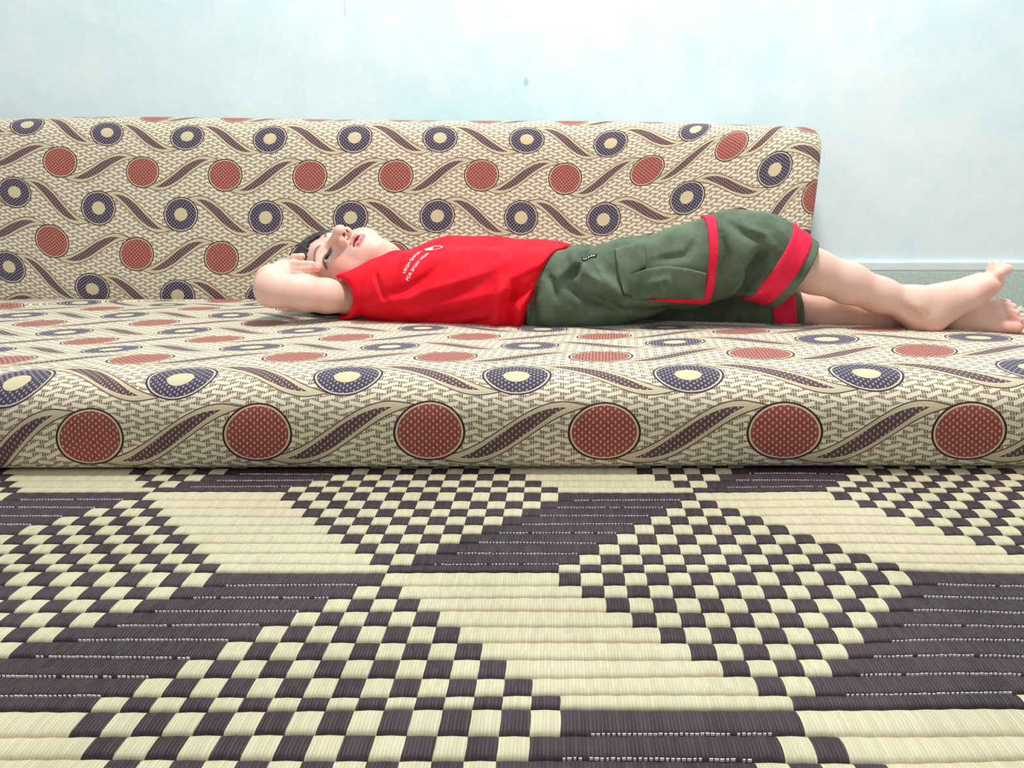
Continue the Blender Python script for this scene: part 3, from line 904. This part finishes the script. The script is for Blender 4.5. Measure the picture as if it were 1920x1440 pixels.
# ---- shorts ----
T = Field(np.arange(.0, .50, .0019), np.arange(1.02, 1.36, .0022), np.arange(.066, .262, .0018))
chain(T, [(at(985, 556, 1.15), .054), (at(1045, 556, 1.142), .0575), (at(1110, 556, 1.14), .058)], .02)
chain(T, [(at(1020, 540, 1.21), .054), (at(1090, 537, 1.205), .0555), (at(1160, 540, 1.195), .055)], .03)
chain(T, [(at(1000, 548, 1.27), .050), (at(1150, 560, 1.26), .048)], .03)
chain(T, [(at(1080, 545, 1.14), .056), (at(1180, 524, 1.125), .0545), (at(1290, 500, 1.110), .0540), (at(1370, 474, 1.100), .0545), (at(1425, 480, 1.096), .0530), (at(1500, 522, 1.092), .0490), (at(1540, 545, 1.09), .0470)], .02)
T.add(cone(at(1186, 476, 1.150), at(1210, 469, 1.140), .010, .0075), .004)
T2 = Field(T.x, T.y, T.z)
chain(T2, [(at(1090, 562, 1.23), .048), (at(1280, 576, 1.20), .045), (at(1440, 581, 1.168), .0415), (at(1530, 583, 1.16), .0405)], .015)
for pts, a_, w_ in (([(1075, 480), (1110, 520), (1160, 555), (1190, 590)], .0060, .010),
                    ([(1060, 540), (1100, 560), (1150, 580)], -.0045, .009),
                    ([(1030, 520), (1045, 545), (1050, 570)], -.0030, .006),
                    ([(1075, 525), (1100, 500), (1105, 475)], -.0045, .006),
                    ([(1120, 495), (1135, 520), (1165, 545)], .0040, .007),
                    ([(1010, 540), (1000, 570), (1005, 610)], -.0050, .007),
                    ([(1395, 545), (1405, 510), (1425, 480), (1440, 480)], -.0070, .010),
                    ([(1370, 560), (1390, 530), (1400, 505)], .0045, .007),
                    ([(1440, 545), (1420, 550), (1400, 555)], .0040, .006),
                    ([(1355, 440), (1362, 480), (1350, 520)], -.0030, .006),
                    ([(1400, 425), (1430, 440), (1445, 470)], .0030, .008),
                    ([(1365, 415), (1395, 440), (1440, 450)], -.0022, .007),
                    ([(1085, 470), (1075, 500), (1050, 525)], .0030, .006),
                    ([(1110, 560), (1170, 585), (1240, 590), (1300, 580)], -.0030, .007),
                    ([(1042, 530), (1046, 575), (1044, 618)], -.0012, .0022),
                    ([(1215, 535), (1250, 525), (1262, 550)], .0022, .006),
                    ([(1400, 560), (1418, 520), (1435, 490)], -.0032, .006),
                    ([(1310, 450), (1290, 480), (1230, 492)], -.0020, .006)):
    curtain(T, [at(px, py, 1.05) for px, py in pts], a_ * 2.5, w_ * .85, 1.14)
hemP = at(1488, 516, 1.092); hemN = np.array([.86, -.06, -.50]); hemN /= np.linalg.norm(hemN)
x, y, z = T.grid((slice(None),) * 3)
# the two leg ends are cut each on its own
hem_r = (x - hemP[0]) * hemN[0] + (y - hemP[1]) * hemN[1] + (z - hemP[2]) * hemN[2]
hem_l = (x - at(1490, 590, 1.16)[0]) + 0.12 * (z - .12) + 0 * y
T.d = np.maximum(T.d, hem_r).astype(np.float32)
T2.d = np.maximum(T2.d, hem_l).astype(np.float32)
T.cut(at(985, 560, 1.15), (-1, 0, 0.0), .004)
T.sub(cone(at(1455, 498, 1.094), at(1560, 540, 1.091), .0430, .042), .004)
T2.sub(cone(at(1470, 582, 1.165), at(1560, 582, 1.157), .036, .036), .004)
TR = T.d.copy()
T.d = np.minimum(T.d, T2.d)
TV, TF = T.mesh()
TV = relax(TV, TF, 1, 0.4)
shorts = mesh_obj('shorts', TV, TF, M_green, person, True, ROOT)
shorts['label'] = 'olive green knee-length cargo shorts with red bands'
def overlay(name, region, grow, mat, base=None, label=None, below=0.0015):
    """a patch of cloth lying on the shorts: inside a region, from just under the surface to grow above it"""
    Fo = Field(T.x, T.y, T.z)
    bd = T.d if base is None else base
    Fo.d = np.maximum(np.maximum(bd - grow, -(bd + below)), region).astype(np.float32)
    v_, f_ = Fo.mesh()
    v_ = relax(v_, f_, 1, 0.5)
    o = mesh_obj(name, v_, f_, mat, shorts, True, ROOT * 0)
    o.data.transform(Matrix.Translation(Vector((-ROOT).tolist())))
    if label: o['label'] = label
    return o
band_r = np.maximum(hem_r + .0125, -(hem_r + .0430))
overlay('hem_band', band_r, .0024, M_pink, TR, below=.005, label='red band around the near leg hem')
band_l = np.maximum(hem_l + .012, -(hem_l + .046))
overlay('hem_band', band_l, .0024, M_pink, T2.d, below=.005, label='red band around the far leg hem')
def pxz(pts, Y): return [(at(a, b, Y)[0], at(a, b, Y)[2]) for a, b in pts]
nearside = np.maximum(y - 1.135, -1)
stripe = poly2(x, z, pxz([(1333, 405), (1350, 405), (1341, 500), (1338, 572), (1326, 575), (1270, 571), (1215, 566), (1215, 563), (1270, 562), (1318, 562), (1325, 500)], 1.055))
overlay('pocket_stripe', np.maximum(stripe, y - 1.115), .0030, M_pink, label='red L-shaped stripe along the pocket')
pocket = poly2(x, z, pxz([(1183, 514), (1192, 510), (1215, 505), (1250, 499), (1290, 503), (1322, 511), (1322, 562), (1190, 562), (1175, 545)], 1.055))
overlay('pocket', np.maximum(pocket, y - 1.115), .0065, M_green)
flap = poly2(x, z, pxz([(1158, 470), (1215, 456), (1214, 500), (1185, 516), (1184, 555), (1170, 552), (1160, 510)], 1.055))
overlay('pocket_flap', np.maximum(flap, y - 1.125), .0070, M_green)

# ---- print on the shirt, label on the shorts ----
bvh_s = BVHTree.FromPolygons(SV_.tolist(), SF_.tolist())
bvh_t = BVHTree.FromPolygons(TV.tolist(), TF.tolist())
def drape(name, verts2, faces, origin, ex, ey, bvh, mat, parent, lift=.0006, label=None):
    """lay a flat outline (ex, ey) onto a surface along its local normal"""
    ex = np.asarray(ex, float); ex /= np.linalg.norm(ex); ey = np.asarray(ey, float); ey -= ex * (ex @ ey); ey /= np.linalg.norm(ey)
    n = np.cross(ex, ey)
    out = []
    for a, b in verts2:
        p = Vector((origin + ex * a + ey * b + n * .06).tolist())
        h = bvh.ray_cast(p, Vector((-n).tolist()), .14)
        if h[0] is None:
            q = bvh.find_nearest(p); loc, nn = q[0], q[1]
        else: loc, nn = h[0], h[1]
        out.append(tuple(loc + Vector(n.tolist()) * lift))
    V_ = np.array(out)
    o = mesh_obj(name, V_, faces, mat, parent, True, ROOT)
    if label: o['label'] = label
    return o
def text_outline(s, size):
    cu = bpy.data.curves.new('t', 'FONT'); cu.body = s; cu.size = size; cu.resolution_u = 2; cu.offset = size * .012
    o = bpy.data.objects.new('t', cu); COL.objects.link(o)
    dg = bpy.context.evaluated_depsgraph_get()
    me = bpy.data.meshes.new_from_object(o.evaluated_get(dg))
    bm = bmesh.new(); bm.from_mesh(me)
    bmesh.ops.triangulate(bm, faces=bm.faces)
    for _ in range(2):
        bmesh.ops.subdivide_edges(bm, edges=[e for e in bm.edges if e.calc_length() > .003], cuts=1)
        bmesh.ops.triangulate(bm, faces=bm.faces)
    bm.verts.ensure_lookup_table()
    V2 = [(v_.co.x, v_.co.y) for v_ in bm.verts]; F2 = [tuple(v_.index for v_ in f.verts) for f in bm.faces]
    bm.free(); bpy.data.objects.remove(o); bpy.data.meshes.remove(me); bpy.data.curves.remove(cu)
    return V2, F2
def surf(px, py, bvh):
    d = Vector((at(px, py, 1.0) - np.array([0, 0, CAMH])).tolist()).normalized()
    h = bvh.ray_cast(Vector((0, 0, CAMH)), d)
    return np.array(h[0]) if h[0] is not None else None
def print_line(words, p0, p1, size):
    a_ = surf(*p0, bvh_s); b_ = surf(*p1, bvh_s)
    if a_ is None or b_ is None: return
    ex = b_ - a_; ln = np.linalg.norm(ex)
    hh = bvh_s.find_nearest(Vector(((a_ + b_) / 2).tolist()))
    nv = np.array(hh[1]); nv = nv if nv[2] > 0 else -nv
    W_, F2 = text_outline(words, size)
    k = ln / max(w[0] for w in W_)
    drape('lettering', [(w[0] * k, w[1]) for w in W_], F2, a_, ex, np.cross(nv, ex), bvh_s, M_print, shirt, label='white printed words ' + words)
print_line('FOR SPORT WEAR', (766, 528), (806, 475), .0070)
print_line('HIGH QUALITY', (760, 514), (794, 471), .0070)
if True:
    # oval emblem: thin ring with a solid wedge on one side
    t2 = surf(813, 466, bvh_s)
    if t2 is not None:
        a_, b_ = .0135, .0105; N = 48; V2 = []; F2 = []
        for i in range(N):
            th = 2 * math.pi * i / N
            V2 += [(a_ * math.cos(th), b_ * math.sin(th)), ((a_ - .0018) * math.cos(th), (b_ - .0018) * math.sin(th))]
        for i in range(N):
            j = (i + 1) % N
            F2.append((2 * i, 2 * j, 2 * j + 1, 2 * i + 1))
        wedge0 = len(V2); arc = []
        for i in range(17):
            th = math.radians(95 + 165 * i / 16)
            arc.append(len(V2)); V2.append(((a_ - .001) * math.cos(th), (b_ - .001) * math.sin(th)))
        ctr = len(V2); V2.append((-.001, 0.0))
        for i in range(16): F2.append((arc[i], arc[i + 1], ctr))
        drape('emblem', V2, F2, t2, np.array([1.0, 0.12, 0.0]), np.array([0, .8, .6]), bvh_s, M_print, shirt, label='white oval ring emblem with a solid wedge')
q0 = surf(1104, 483, bvh_t)
if q0 is not None:
    hh = bvh_t.find_nearest(Vector(q0.tolist())); nv = np.array(hh[1]); nv = nv if nv[1] < 0 else -nv
    exl = np.array([.9, 0, -.35]); ey = np.cross(nv, exl)
    G = [(a * .0165 / 6 - .008, b * .0075 / 3 - .0037) for a in range(7) for b in range(4)]
    Fq = [(a * 4 + b, (a + 1) * 4 + b, (a + 1) * 4 + b + 1, a * 4 + b + 1) for a in range(6) for b in range(3)]
    lab = drape('side_label', G, Fq, q0, exl, ey, bvh_t, M_label, shorts, .0012, label='small black woven label')
    G2 = []; F3 = []
    for i_ in range(5):
        b0 = len(G2); x0_ = -.006 + i_ * .0025
        G2 += [(x0_, -.0014), (x0_ + .0016, -.0014), (x0_ + .0016, .0014), (x0_, .0014)]; F3.append((b0, b0 + 1, b0 + 2, b0 + 3))
    drape('label_marks', G2, F3, q0, exl, ey, bvh_t, M_thread, shorts, .0017)
